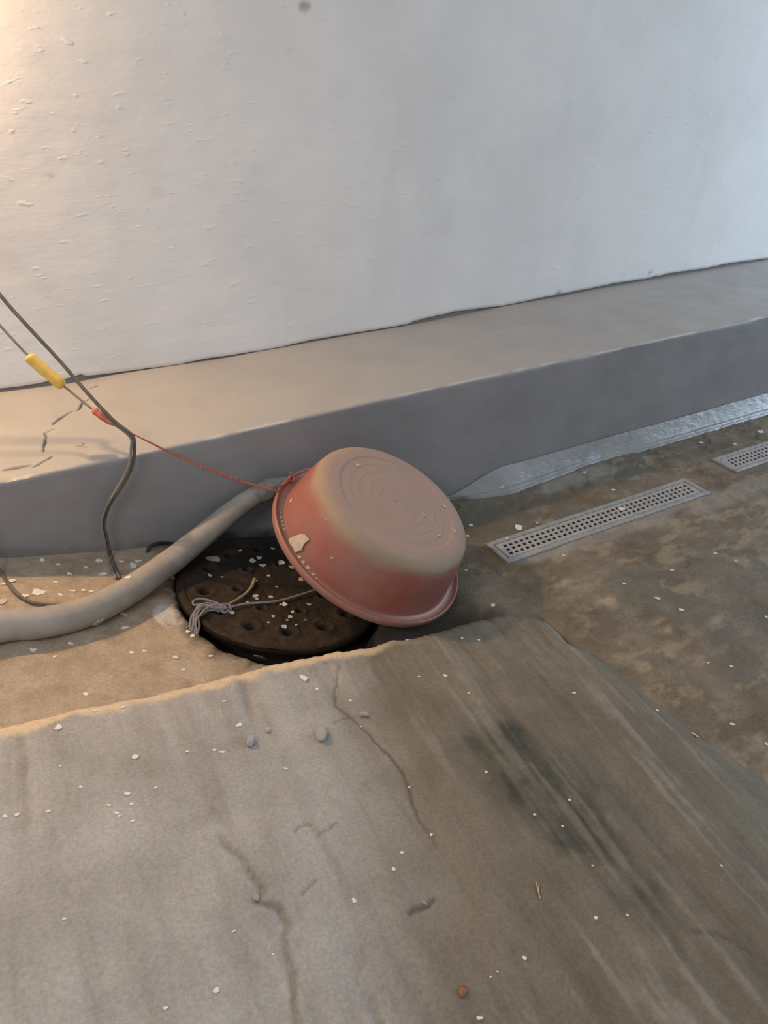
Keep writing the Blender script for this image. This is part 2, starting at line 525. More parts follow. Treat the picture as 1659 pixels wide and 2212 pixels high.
# wall: bare cement behind, white paint coat in front ending in a ragged lower edge
wall = mesh_obj('wall_back', [(-2.6, YW + 0.006, 0.2), (6.6, YW + 0.006, 0.2), (6.6, YW + 0.006, 3.0), (-2.6, YW + 0.006, 3.0),
                              (-2.6, YW + 0.2, 0.2), (6.6, YW + 0.2, 0.2), (6.6, YW + 0.2, 3.0), (-2.6, YW + 0.2, 3.0)],
                [(0, 1, 2, 3), (5, 4, 7, 6), (4, 0, 3, 7), (1, 5, 6, 2), (3, 2, 6, 7), (4, 5, 1, 0)], M['substrate'], smooth=False)
tag(wall, 'tall white painted wall behind the grey ledge', kind='structure')
_pl = sorted([tuple(at_plane(px, py, 1, YW)[[0, 2]]) for px, py in
              [(0, 838), (51, 832), (151, 815), (172, 807), (187, 811), (271, 801), (392, 785), (437, 775), (500, 766), (600, 750), (650, 738),
               (680, 732), (800, 713), (878, 700), (890, 695), (914, 688), (981, 672), (1033, 666), (1090, 659), (1163, 644), (1266, 624), (1328, 611),
               (1396, 601), (1447, 589), (1525, 579), (1566, 569), (1659, 557)]])
PX, PZ = np.array(_pl).T
wx = np.concatenate([np.arange(-2.6, -0.3, 0.04), np.arange(-0.3, 4.0, 0.008), np.arange(4.0, 6.61, 0.05)])
low = np.interp(wx, PX, PZ) + 0.004 * (fbm(wx, wx * 0, 40, 3, 4) - 0.5)
low = np.maximum(low, ledge_back(wx) + 0.0015)
tt = np.concatenate([np.linspace(0, 0.02, 5), np.linspace(0.025, 0.5, 150), np.linspace(0.52, 1, 14)])
rows = [np.stack([wx, np.full_like(wx, YW + 0.008), low - 0.001], -1), np.stack([wx, np.full_like(wx, YW - 0.001), low - 0.0005], -1)]
for t in tt:
    z = low + (3.0 - low) * t
    y = YW - 0.004 + 0.010 * (fbm(wx, z, 1.6, 4, 2) - 0.5) * min(1, t * 30 + 0.1)
    rows.append(np.stack([wx, y, z], -1))
PC = np.array(rows)
smg = np.zeros(PC.shape[:2])
for px, py, rad, k_ in [(657, 14, .022, .75), (1205, 633, .020, .8), (1403, 588, .016, .7), (338, 415, .030, .13), (558, 370, .028, .10), (735, 190, .05, .06), (595, 610, .02, .13), (1225, 225, .018, .12), (500, 640, .03, .07), (790, 30, .10, .06),
                        (860, 275, .05, .06), (950, 490, .06, .05), (730, 520, .07, .05), (110, 380, .012, .3)]:
    c_ = at_plane(px, py, 1, YW)
    smg = np.maximum(smg, k_ * blob_(PC[..., 0], PC[..., 2], c_[0], c_[2], rad))
coat = grid_obj('paint_coat', PC, M['plaster'], {'smudge': smg}, wall)
coat['label'] = 'white paint coat with a ragged lower edge'

# ---- ground heights
SLA, SLB, SLX = 0.04, -0.186, 1.153
CC = np.array([0.5466, 1.638]); CR = 0.290          # manhole cover
CA, CB, CX0 = 0.090, -0.22, 0.5
DRAINS = [(1.268, 2.196, 1.503, 1.628), (2.415, 3.34, 1.566, 1.690)]


def cover_plane(x): return CA + CB * (x - CX0)


def gutter(x):
    return np.interp(x, [-2.6, -0.9, -0.133, 0.095, 0.222, 0.486, 0.655, 0.85, 1.0, 1.3],
                     [0.40, 0.385, 0.235, 0.175, 0.145, 0.095, 0.055, 0.018, 0.004, 0.0])


def slab_plane(x):
    u = np.asarray(SLX - x, float)
    u = np.where(u > 1.5, 1.5 + 0.5 * (1 - np.exp(-(u - 1.5) / 0.5)), u)
    return SLA - SLB * u


def px_floor(pts, z=0.0): return [tuple(at_plane(px, py, 2, z)[:2]) for px, py in pts]


def blob(x, y, cx, cy, rx, ry, ang=0.0, soft=0.5, nf=9, seed=0, namp=0.7):
    c, s = math.cos(ang), math.sin(ang)
    u = ((x - cx) * c + (y - cy) * s) / rx; v = (-(x - cx) * s + (y - cy) * c) / ry
    d = np.hypot(u, v) + namp * (fbm(x, y, nf, 4, seed) - 0.5) * 2
    return 1 - sstep(1 - soft, 1 + soft * 0.3, d)


def floor_fields(x, y):
    g = gutter(x)
    right = sstep(1.05, 1.3, x)
    peelmask = sstep(0.53, 0.56, fbm(x, y, 7, 5, 9)) * right
    z = g + 0.012 * (fbm(x, y, 4, 4, 1) - 0.5) + 0.004 * (fbm(x, y, 30, 4, 2) - 0.5) + 0.004 * peelmask
    # shallow ridge that runs on past the slab corner
    d, p = polydist(x, y, px_floor([(1080, 1290), (1160, 1283), (1260, 1262), (1400, 1300), (1520, 1400)]))
    z = z + 0.006 * (1 - sstep(0.0, 0.05, d + 0.02 * (fbm(x, y, 20, 3, 3) - 0.5))) * right
    # pit round the manhole cover
    dx, dy = x - CC[0], y - CC[1]
    r = np.hypot(dx, dy)
    th = np.arctan2(dy, dx)
    rp = 0.286 + 0.052 * np.clip(np.cos(th + 1.75), 0, 1) ** 2 + 0.026 * (fbm(x, y, 22, 4, 6) - 0.5)
    pit = 1 - sstep(rp - 0.035, rp + 0.016, r)
    front = (1 - sstep(1.34, 1.40, y)) * sstep(0.40, 0.52, x) * (1 - sstep(0.95, 1.12, x))
    pit = np.maximum(pit, front * 0.8)
    z = z * (1 - pit) + (np.minimum(cover_plane(x), g + 0.02) - 0.075) * pit
    # under the slab keep well below it
    und = sstep(1.245, 1.215, y) * sstep(1.20, 1.14, x)
    z = z * (1 - und) + (slab_plane(x) - 0.12) * und
    for (x0, x1, y0, y1) in DRAINS:                 # drain channels
        m = (x > x0 + 0.012) & (x < x1 - 0.012) & (y > y0 + 0.012) & (y < y1 - 0.012)
        z = np.where(m, -0.055, z)
        m2 = (x > x0 - 0.03) & (x < x1 + 0.03) & (y > y0 - 0.03) & (y < y1 + 0.03) & ~m
        z = np.where(m2, np.minimum(z, 0.000), z)
    A = {}
    A['sand'] = np.clip(sstep(0.50, 0.22, x + 0.08 * (fbm(x, y, 8, 3, 4) - 0.5)) * (0.75 + 0.25 * fbm(x, y, 10, 3, 3)), 0, 1)
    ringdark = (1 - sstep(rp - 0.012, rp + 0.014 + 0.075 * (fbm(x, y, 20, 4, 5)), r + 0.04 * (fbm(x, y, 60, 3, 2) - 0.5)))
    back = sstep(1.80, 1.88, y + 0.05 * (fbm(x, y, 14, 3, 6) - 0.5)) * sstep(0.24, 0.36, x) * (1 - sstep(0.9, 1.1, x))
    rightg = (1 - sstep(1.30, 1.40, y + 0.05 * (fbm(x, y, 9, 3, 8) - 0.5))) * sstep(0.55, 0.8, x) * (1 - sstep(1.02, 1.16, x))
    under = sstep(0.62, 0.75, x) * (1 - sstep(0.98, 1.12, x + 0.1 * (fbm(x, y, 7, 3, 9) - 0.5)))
    A['soil_shade'] = np.clip(np.maximum.reduce([ringdark, back, rightg * 0.85, under * 0.75]), 0, 1)  # black soil plus shade behind the cover and under the tub, painted in
    (ax, ay), = px_floor([(345, 1338)], 0.16)
    A['cement'] = blob(x, y, 0.222, 1.588, 0.042, 0.055, 0.4, 0.25, 14, 5, 0.45)
    A['cement'] = np.maximum(A['cement'], 0.5 * blob(x, y, 0.30, 1.70, 0.03, 0.05, 0.2, 0.5, 14, 6))
    A['cement'] = np.maximum(A['cement'], 0.55 * blob(x, y, 0.42, 1.855, 0.05, 0.022, 0.0, 0.5, 14, 7) * 0.6)
    pl = np.zeros_like(x)
    for (cx, cy), rx, ry, a, k in zip(px_floor([(1180, 1190), (1400, 1120), (1600, 1060), (1265, 1025), (1205, 1045), (1310, 1018)]),
                                      (.16, .42, .45, .16, .10, .10), (.045, .05, .05, .055, .035, .03), (0, .02, .05, .1, .2, 0), (.75, .65, .6, .8, .75, .5)):
        pl = np.maximum(pl, k * blob(x, y, cx, cy, rx, ry, a, 0.6, 11, 3, 0.6))
    A['pale'] = pl * (0.6 + 0.4 * fbm(x, y, 22, 4, 2))
    pe = np.zeros_like(x)
    for (cx, cy), rx, ry, k in zip(px_floor([(1320, 1292), (1275, 1318), (1218, 1262), (1435, 1355), (1395, 1412), (1545, 1345), (1610, 1350), (1245, 1290), (1530, 1640), (1590, 1690)]),
                                   (.06, .07, .045, .04, .05, .05, .05, .03, .05, .09), (.035, .035, .02, .022, .03, .02, .025, .02, .04, .05), (.95, .55, .8, .8, .4, .6, .5, .7, .6, .7)):
        pe = np.maximum(pe, k * blob(x, y, cx, cy, rx * 1.35, ry * 1.35, 0.2, 1.0, 15, 7, 0.8) * sstep(0.40, 0.60, fbm(x * 0.75, y * 1.25, 26, 5, 3, 0.62)))
    pe = np.maximum(pe, 0.45 * sstep(0.54, 0.66, fbm(x * 0.7, y * 1.3, 17, 5, 12, 0.62)) * sstep(0.42, 0.6, fbm(x, y, 2.3, 3, 5)) * right)
    A['peel'] = pe * (x > 1.0)
    ru = blob(x, y, 1.27, 1.50, 0.10, 0.12, 0, 0.8, 8, 2) * 0.9
    ru = np.maximum(ru, 0.6 * blob(x, y, 1.45, 1.72, 0.5, 0.09, 0, 0.8, 6, 1))
    A['rust'] = ru * (x > 0.95)
    A['green'] = np.clip(sstep(0.45, 0.66, fbm(x, y, 3.2, 5, 13)) * 0.6 * right, 0, 0.9)
    return z, A


fx = np.concatenate([np.arange(-2.6, -0.6, 0.04), np.arange(-0.6, 1.35, 0.0045), np.arange(1.35, 3.3, 0.008), np.arange(3.3, 6.61, 0.05)])
fy = np.concatenate([np.arange(-2.4, 0.3, 0.06), np.arange(0.3, 1.2, 0.009), np.arange(1.2, 1.99, 0.0045)])
X, Y = np.meshgrid(fx, fy)
Z, A = floor_fields(X, Y)
floor = grid_obj('floor', np.stack([X, Y, Z], -1), M['floor'], A)
tag(floor, 'brown stained concrete floor with a sandy gutter beside the ledge', kind='structure')

# ---- ramp slab
EDGE_X = [-2.6, -0.178, -0.097, -0.01, 0.08, 0.178, 0.284, 0.385, 0.514, 0.638, 0.704, 0.775, 0.874, 0.963, 1.03, 1.088, 1.135, 1.165, 1.2]
EDGE_Y = [1.233, 1.233, 1.235, 1.239, 1.235, 1.24, 1.248, 1.253, 1.252, 1.247, 1.251, 1.245, 1.249, 1.26, 1.26, 1.262, 1.256, 1.242, 1.218]
RY = [-3, 0.2, 0.548, 0.632, 0.676, 0.774, 0.804, 0.851, 0.892, 0.999, 1.06, 1.111, 1.172, 1.212, 1.24]
RX = [1.30, 1.29, 1.276, 1.266, 1.245, 1.237, 1.240, 1.222, 1.223, 1.217, 1.195, 1.172, 1.176, 1.176, 1.165]
CRACK1 = [(0.528, 1.195), (0.500, 1.150), (0.469, 1.099), (0.461, 1.073), (0.478, 1.023), (0.492, 0.971), (0.49, 0.946), (0.503, 0.897), (0.507, 0.848), (0.5, 0.814), (0.483, 0.773),
          (0.477, 0.738), (0.476, 0.718), (0.475, 0.676)]
CRACK2 = [(0.129, 0.837), (0.146, 0.793), (0.152, 0.762), (0.162, 0.715), (0.149, 0.697), (0.176, 0.672), (0.175, 0.644), (0.164, 0.624), (0.156, 0.591),
          (0.153, 0.567), (0.135, 0.509), (0.12, 0.40)]
CRACK3 = [(0.803, 0.365), (0.85, 0.34), (0.873, 0.292), (0.881, 0.266), (0.9, 0.2)]
MINOR = [[(0.435, 1.025), (0.478, 1.032)], [(0.251, 0.798), (0.262, 0.806), (0.271, 0.808), (0.287, 0.801)], [(0.213, 0.681), (0.233, 0.693), (0.25, 0.696)],
         [(0.366, 0.585), (0.393, 0.586), (0.416, 0.59)], [(0.287, 0.775), (0.33, 0.79)]]


def slab_fields(x, y, df, dr):
    """heights and stains of the slab; df / dr = distance from the front and the right edge"""
    z = slab_plane(x)
    w = x - 0.10 * y + 0.012 * (fbm(x, y, 4, 3, 1) - 0.5)                 # trowel / broom grooves running down the ramp
    wq = w + 0.010 * (fbm(x, y, 16, 3, 9) - 0.5)
    gr = (vnoise(wq * 34, y * 3.4, 5) + 0.8 * vnoise(wq * 61 + 3, y * 4.6, 6) + 0.6 * vnoise(wq * 110 + 7, y * 8.0, 7) + 0.5 * fbm(x, y, 40, 3, 4)) / 2.9
    gmask = sstep(0.32, 0.62, fbm(x, y, 2.5, 3, 8))
    z = z + 0.0105 * (gr - 0.5) * (0.35 + 0.9 * gmask) + 0.014 * (fbm(x, y, 2.6, 3, 2) - 0.5) + 0.003 * (fbm(x, y, 24, 4, 3) - 0.5)
    xw = x + 0.010 * (fbm(x, y, 40, 3, 5) - 0.5); yw = y + 0.010 * (fbm(x, y, 40, 3, 6) - 0.5)
    dirt_shade = np.zeros_like(x)
    d, p = polydist(xw, yw, CRACK1)
    k1 = (1 - sstep(0.001, 0.0055, d)) * (0.55 + 0.45 * np.sin(np.pi * np.clip(p, 0.0, 1)))
    d2, p2 = polydist(xw, yw, CRACK2)
    k2 = (1 - sstep(0.001, 0.011, d2)) * (0.35 + 0.5 * fbm(x, y, 16, 3, 7))  # soft shadow along the raised layer's edge, coloured dark
    side = np.where(x > np.interp(-y, [-q[1] for q in CRACK2], [q[0] for q in CRACK2]), 1, 0)
    z = z + 0.005 * side * (1 - sstep(0.02, 0.12, d2)) * sstep(0.86, 0.80, y)
    d3, p3 = polydist(xw, yw, CRACK3)
    k3 = (1 - sstep(0.001, 0.005, d3)) * 0.7
    dirt_shade = np.maximum.reduce([k1, k2 * 0.95, k3])
    for c in MINOR:
        dm, pm = polydist(xw, yw, c)
        wm = 0.0065 if c is MINOR[3] else 0.0038
        dirt_shade = np.maximum(dirt_shade, (0.95 if c is MINOR[3] else 0.6) * (1 - sstep(wm * 0.2, wm, dm)))
    z = z - 0.005 * dirt_shade
    dirt_shade = np.maximum(dirt_shade * 0.62, 0.38 * sstep(0.48, 0.28, gr) * gmask)
    dirt_shade = np.maximum(dirt_shade, 0.16 * sstep(0.56, 0.78, fbm(x, y, 30, 4, 7)) * sstep(0.45, 0.7, fbm(x, y, 5, 3, 3)))
    # rounded edges
    bf = 0.030 + 0.010 * (fbm(x, x * 0, 12, 3, 4) - 0.5)
    tf = np.clip(1 - df / bf, 0, 1); trr = np.clip(1 - dr / 0.06, 0, 1)
    z = z - 0.011 * tf ** 1.7 - 0.016 * trr ** 2.2
    A = {}
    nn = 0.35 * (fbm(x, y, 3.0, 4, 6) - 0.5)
    A['damp_shade'] = sstep(0.24, 0.60, x - 0.30 * (y - 0.9) + nn)  # brown damp stain, also darkened for the weaker light at right
    moss = np.clip(1.5 * blob(x, y, 0.765, 0.70, 0.105, 0.27, 0.02, 1.0, 12, 3, 0.55), 0, 1) * 0.9
    moss = np.maximum(moss, 0.8 * blob(x, y, 0.702, 0.855, 0.04, 0.06, 0.3, 1.0, 16, 4, 0.8))
    moss = np.maximum(moss, 0.42 * blob(x, y, 0.75, 0.72, 0.15, 0.28, 0.0, 1.0, 9, 6, 0.9))
    moss = np.clip(moss * (0.72 + 0.5 * sstep(0.60, 0.36, gr)), 0, 0.95) * (1 - 0.25 * sstep(0.56, 0.66, gr))
    A['moss'] = moss
    gre = (1 - sstep(0.02, 0.11, dr + 0.06 * (fbm(x, y, 9, 3, 2) - 0.5))) * sstep(1.2, 1.0, y)
    gre = np.maximum(gre, 0.8 * sstep(0.95, 1.15, x + 0.4 * (0.55 - y) + 0.2 * (fbm(x, y, 5, 4, 4) - 0.5)))
    A['green'] = np.clip(0.55 * gre * (0.3 + fbm(x, y, 14, 4, 1)), 0, 0.7)
    A['lip'] = np.clip((1 - sstep(0.018, 0.042, df + 0.034 * (fbm(x, y, 22, 4, 9) - 0.5))) * sstep(0.80, 0.55, x), 0, 1) * 0.9
    A['dirt_shade'] = dirt_shade * (1 - A['lip'] * 0.6)
    A['ridge'] = 0.26 * (1 - A['moss']) * sstep(0.55, 0.74, gr) * gmask * (1 - A['lip'])
    return z, A


sx = np.concatenate([np.arange(-2.6, -0.6, 0.04), np.arange(-0.6, 1.14, 0.0042), np.linspace(1.14, 1.2, 20)])
sy = np.concatenate([np.arange(-2.4, 0.15, 0.05), np.arange(0.15, 1.2, 0.0042), np.linspace(1.2, 1.24, 16)])
XN, YN = np.meshgrid(sx, sy)
XS = XN + sstep(0.7, 1.2, XN) * (np.interp(YN, RY, RX) + 0.010 * (fbm(YN, YN * 0, 22, 3, 2) - 0.5) - 1.2)
YS = YN + sstep(0.95, 1.24, YN) * (np.interp(XN, EDGE_X, EDGE_Y) + 0.008 * (fbm(XN, XN * 0, 24, 3, 3) - 0.5) - 1.24)
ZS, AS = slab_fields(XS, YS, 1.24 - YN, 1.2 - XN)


def skirted(Pg):
    low = Pg[-1].copy(); low[:, 2] -= 0.13
    Pg = np.concatenate([Pg, low[None]], 0)
    lowr = Pg[:, -1].copy(); lowr[:, 2] -= 0.13
    return np.concatenate([Pg, lowr[:, None]], 1)


PS = skirted(np.stack([XS, YS, ZS], -1))
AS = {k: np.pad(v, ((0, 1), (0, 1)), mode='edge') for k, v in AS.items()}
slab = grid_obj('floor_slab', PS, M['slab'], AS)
tag(slab, 'rough grooved concrete ramp slab with cracks and a dark stain', kind='structure')

# ---- cement skirting along the ledge foot on the right
skx = np.concatenate([np.arange(1.30, 3.6, 0.008), np.arange(3.6, 6.6, 0.05)])
_sb = sorted([tuple(at_plane(px, py, 2, 0.0)[:2]) for px, py in [(977, 1080), (1015, 1082), (1103, 1069), (1171, 1044), (1297, 995), (1423, 966), (1508, 941), (1659, 896)]])
SBX, SBY = np.array(_sb).T
rows = []
nt = 14
tip = sstep(1.30, 1.42, skx)
toe = np.minimum(np.interp(skx, SBX, SBY), 1.90) * tip + (YF - 0.005) * (1 - tip)
toph = (0.078 + 0.006 * (fbm(skx, skx * 0, 6, 3, 3) - 0.5)) * (0.25 + 0.75 * sstep(1.30, 1.55, skx))
for j in range(nt + 1):
    t = j / nt
    y = toe + (YF - 0.004 - toe) * t
    z = toph * (t ** 0.75) * (0.30 + 0.70 * t) + 0.010 * math.sin(math.pi * min(1, t * 3)) * (t < 0.34)
    z = z + 0.004 * (fbm(skx * 1, skx * 0 + t, 18, 3, 5) - 0.5) * math.sin(math.pi * t)
    if j == 0: rows.append(np.stack([skx, y, np.full_like(skx, -0.02)], -1)); z = z + 0.012
    rows.append(np.stack([skx, y, z], -1))
skirt = grid_obj('baseboard_right', np.array(rows), M['skirt'])
tag(skirt, 'shiny pale grey cement skirting sloping out from the ledge foot', kind='structure')

# ------------------------------------------------------------------ floor drains
def make_drain(x0, x1, y0, y1, label):
    L, W = x1 - x0, y1 - y0
    root = empty('floor_drain', ((x0 + x1) / 2, (y0 + y1) / 2, 0.0))
    tag(root, label, 'drain', 'slotted floor drains beside the ledge')
    bm = bmesh.new()

    def ring(hx, hy, z): return [bm.verts.new((sx_ * hx, sy_ * hy, z)) for sx_, sy_ in ((-1, -1), (1, -1), (1, 1), (-1, 1))]
    prof = [(0, -0.010), (0, 0.004), (0.003, 0.0065), (0.0165, 0.0065), (0.0185, 0.004), (0.0185, -0.05)]
    rings = [ring(L / 2 - o, W / 2 - o, z) for o, z in prof]
    for a, b in zip(rings, rings[1:]):
        for k in range(4): bm.faces.new((a[k], a[(k + 1) % 4], b[(k + 1) % 4], b[k]))
    me = bpy.data.meshes.new('frame'); bm.to_mesh(me); bm.free()
    fr = bpy.data.objects.new('frame', me); COL.objects.link(fr); fr.parent = root; me.materials.append(M['drain'])
    # slotted plate
    hl, hw = L / 2 - 0.024, W / 2 - 0.0215
    n = 38; pitch = (2 * hl - 0.024) / n
    xl = [-hl]
    for k in range(n):
        c = -hl + 0.012 + pitch * (k + 0.5)
        xl += [c - pitch * 0.30, c + pitch * 0.30]
    xl.append(hl)
    rowc = [-0.52 * hw, 0.0, 0.52 * hw]
    yl = [-hw]
    for c in rowc: yl += [c - 0.16 * hw, c + 0.16 * hw]
    yl.append(hw)
    V = []; F = []
    ny, nx = len(yl), len(xl)
    for z in (0.0035, -0.0005):
        for j, yv in enumerate(yl):
            for i, xv in enumerate(xl):
                V.append((xv + yv * 0.18, yv, z) if 0 < i < nx - 1 else (xv, yv, z))
    N = nx * ny
    solid = np.ones((ny - 1, nx - 1), bool)
    solid[1::2, 1::2] = False
    for j in range(ny - 1):
        for i in range(nx - 1):
            if not solid[j, i]: continue
            a, b, c, d = j * nx + i, j * nx + i + 1, (j + 1) * nx + i + 1, (j + 1) * nx + i
            F.append((a, b, c, d)); F.append((d + N, c + N, b + N, a + N))
            for (dj, di, e) in ((-1, 0, (a, b)), (1, 0, (c, d)), (0, -1, (d, a)), (0, 1, (b, c))):
                jj, ii = j + dj, i + di
                if not (0 <= jj < ny - 1 and 0 <= ii < nx - 1) or not solid[jj, ii]:
                    F.append((e[1], e[0], e[0] + N, e[1] + N))
    mesh_obj('grate', V, F, M['grate'], root, smooth=False)
    return root


make_drain(*DRAINS[0], 'long grey slotted floor drain nearer the red tub, seen whole')
make_drain(*DRAINS[1], 'grey slotted floor drain cut off by the right picture edge')

# ------------------------------------------------------------------ manhole cover
def make_cover():
    root = empty('manhole_cover', (CC[0], CC[1], float(cover_plane(CC[0]))))
    root.rotation_euler = (0, math.atan(-CB), 0)
    tag(root, 'round rusty brown cast iron manhole cover with holes beside the red tub', 'manhole cover')
    holes = []
    for k in range(13): holes.append((0.214, math.radians(172 + k * 27.4), 0.0150))
    for k in range(7): holes.append((0.124, math.radians(172 + k * 51.4), 0.0095))
    nr, na = 116, 440
    rr = np.linspace(0.0, CR, nr); aa = np.linspace(0, 2 * np.pi, na + 1)
    R, T = np.meshgrid(rr, aa)
    x = R * np.cos(T); y = R * np.sin(T)
    tw = np.where(T >= 2 * np.pi - 1e-9, 0, T)
    x = R * np.cos(tw); y = R * np.sin(tw)
    z = 0.009 * (fbm(x + 3, y + 3, 20, 4, 2) - 0.5) + 0.005 * (fbm(x + 3, y + 3, 60, 3, 4) - 0.5)
    z = z + 0.006 * (sstep(CR - 0.026, CR - 0.018, R)) - 0.006 * sstep(CR - 0.006, CR, R)
    gr = np.zeros_like(z)
    for hr, ha, hs in holes:
        d = np.hypot(x - hr * math.cos(ha), y - hr * math.sin(ha))
        z = z + 0.0055 * np.exp(-((d - hs * 1.85) / (hs * 0.5)) ** 2) - 0.045 * (1 - sstep(hs * 0.55, hs * 1.0, d))
        gr = np.maximum(gr, 1 - sstep(hs * 0.6, hs * 1.15, d))
    gr = np.maximum(gr, 0.92 * sstep(0.26, 0.52, fbm(x + 5, y + 5, 9, 4, 7)) * sstep(-0.20, 0.08, y + 0.8 * x))  # grime deepened to back and right with painted tub and hose shade
    P = np.stack([x, y, z], -1)
    grid_obj('plate', P, M['rust'], {'grime_shade': gr}, root)
    prof = [(CR, -0.001), (CR - 0.001, -0.014), (CR - 0.016, -0.024), (CR - 0.05, -0.070)]
    S = np.array([[(r * math.cos(a), r * math.sin(a), zz) for a in aa[:-1]] for r, zz in prof])
    V = S.reshape(-1, 3); F = []
    for j in range(len(prof) - 1):
        for i in range(na):
            i2 = (i + 1) % na
            F.append((j * na + i, (j + 1) * na + i, (j + 1) * na + i2, j * na + i2))
    rim = mesh_obj('rim', V, F, M['rust'], root)
    return root


cover = make_cover()

# ------------------------------------------------------------------ red tub, upside down and tilted over the gutter
TUB_C = np.array([0.8141, 1.5943, 0.1787])
_th, _ph = 1.0545, -0.7227
TUB_N = Vector((math.cos(_th) * math.cos(_ph), math.cos(_th) * math.sin(_ph), math.sin(_th)))


def lathe(name, prof, mat, parent, seg=120, closed=False):
    V = []; F = []
    n = len(prof)
    for r, z in prof:
        for s in range(seg):
            a = 2 * math.pi * s / seg
            V.append((r * math.cos(a), r * math.sin(a), z))
    for j in range(n if closed else n - 1):
        j2 = (j + 1) % n
        for s in range(seg):
            s2 = (s + 1) % seg
            F.append((j * seg + s, j * seg + s2, j2 * seg + s2, j2 * seg + s))
    if not closed:
        if prof[0][0] > 1e-6 and False: F.append(tuple(range(seg)))
    return mesh_obj(name, V, F, mat, parent)


def make_tub():
    root = empty('plastic_tub', TUB_C)
    q = Vector((0, 0, 1)).rotation_difference(TUB_N)
    root.rotation_mode = 'QUATERNION'; root.rotation_quaternion = q
    tag(root, 'dusty red round plastic tub tipped upside down over the manhole cover', 'tub')
    # outer skin from rim to base, then the inner skin back down
    out = [(0.2715, 0.004), (0.2690, 0.018), (0.2655, 0.040), (0.2595, 0.075), (0.2525, 0.108), (0.2465, 0.128)]
    for k in range(9):
        a = math.radians(8 + k * 10.2)
        out.append((0.205 + 0.038 * math.cos(a), 0.134 + 0.037 * math.sin(a)))
    out += [(0.198, 0.1715), (0.186, 0.1722), (0.1805, 0.1722), (0.1790, 0.1716), (0.1780, 0.1706), (0.1760, 0.1706)]
    for r in (0.150, 0.121, 0.089, 0.056, 0.028):
        out += [(r + 0.0030, 0.1706), (r + 0.0014, 0.1706), (r, 0.1715), (r - 0.0014, 0.1706), (r - 0.0030, 0.1706)]
    out += [(0.012, 0.1706), (0.0001, 0.1706)]
    inner = [(0.0001, 0.1675), (0.19, 0.1675), (0.225, 0.158), (0.239, 0.138), (0.2485, 0.105), (0.2555, 0.075), (0.2615, 0.040), (0.2675, 0.004)]
    lathe('body', out + inner, M['tub'], root, 144)
    rim = [(0.2680, 0.001), (0.2712, 0.0062), (0.2745, 0.0032), (0.2850, 0.0032), (0.2915, 0.0050), (0.2948, 0.0130), (0.2975, 0.0148), (0.3005, 0.0125), (0.3020, 0.006), (0.3015, -0.006), (0.2985, -0.009),
           (0.295, -0.006), (0.293, -0.001), (0.280, -0.0005)]
    lathe('rim', rim, M['tub'], root, 144, closed=True)
    return root


tub = make_tub()

# ------------------------------------------------------------------ thick hose along the gutter
HP = [(-0.62, 1.475, 0.372), (-0.38, 1.520, 0.322)]
for px, py, z in [(0, 1353, 0.277), (75, 1347, 0.256), (150, 1333, 0.237), (225, 1306, 0.218), (300, 1262, 0.200)]:
    HP.append(tuple(at_plane(px, py, 2, z)))
for px, py, y in [(370, 1212, 1.765), (430, 1164, 1.825), (500, 1106, 1.865), (555, 1068, 1.880)]:
    HP.append(tuple(at_plane(px, py, 1, y)))
HEND = [tuple(at_plane(px, py, 1, y)) for px, py, y in [(548, 1072, 1.879), (580, 1056, 1.882), (610, 1048, 1.885), (650, 1040, 1.887)]]
hroot = empty('drain_hose', (HP[2][0], HP[2][1], HP[2][2] - 0.037))
tag(hroot, 'thick dusty grey hose lying in the gutter and leaning up on the ledge', 'hose')
hose = tube('tube', HP, [0.0385, 0.0385, 0.0385, 0.038, 0.0375, 0.037, 0.0365, 0.036, 0.034, 0.032, 0.029], M['hose'], None, 28, 10)
keep_child(hose, hroot)
wrap = tube('frayed_end', HEND, [0.0298, 0.032, 0.026, 0.020], M['hosend'], None, 22, 10)
for v in wrap.data.vertices:
    n_ = 0.006 * (float(fbm(v.co.x * 1.0, v.co.z + v.co.y, 40, 3, 3)) - 0.5)
    v.co += Vector((n_ * 0.3, n_, n_ * 1.2))
keep_child(wrap, hroot)
wrap['label'] = 'ragged pale wrapping at the hose end'

# ------------------------------------------------------------------ placing on surfaces by sight line
bpy.context.view_layer.update()
DEPS = bpy.context.evaluated_depsgraph_get()


def hit(px, py):
    d = Vector(ray(px, py)).normalized()
    ok, loc, nor, idx, ob, mtx = scene.ray_cast(DEPS, Vector(_eye), d)
    return (loc, nor if nor.dot(d) < 0 else -nor, ob)


def lift(px, py, h):
    loc, nor, ob = hit(px, py)
    return tuple(loc + nor * h)


# ------------------------------------------------------------------ wires on the left
def path3(lst): return [tuple(at_plane(px, py, 1, y)) for px, py, y in lst]


gl = lift
wireA = [(-0.60, 2.567, 1.62), (-0.36, 2.46, 1.30)] + path3([(-90, 520, 2.26), (0, 637, 2.18), (60, 705, 2.12), (125, 775, 2.06), (190, 850, 1.985), (245, 908, 1.925), (283, 938, 1.900), (290, 960, 1.893), (286, 1005, 1.893), (262, 1052, 1.895),
               (236, 1092, 1.897), (225, 1130, 1.897), (231, 1165, 1.893)]) + [gl(240, 1205, 0.004), gl(247, 1228, 0.004), gl(258, 1252, 0.004)]
r = empty('power_wire', wireA[-1])
tag(r, 'dark grey wire hanging from upper left over the ledge to the hose', 'wire')
keep_child(tube('cable', wireA, 0.0050, M['cable'], None, 10, 8), r)

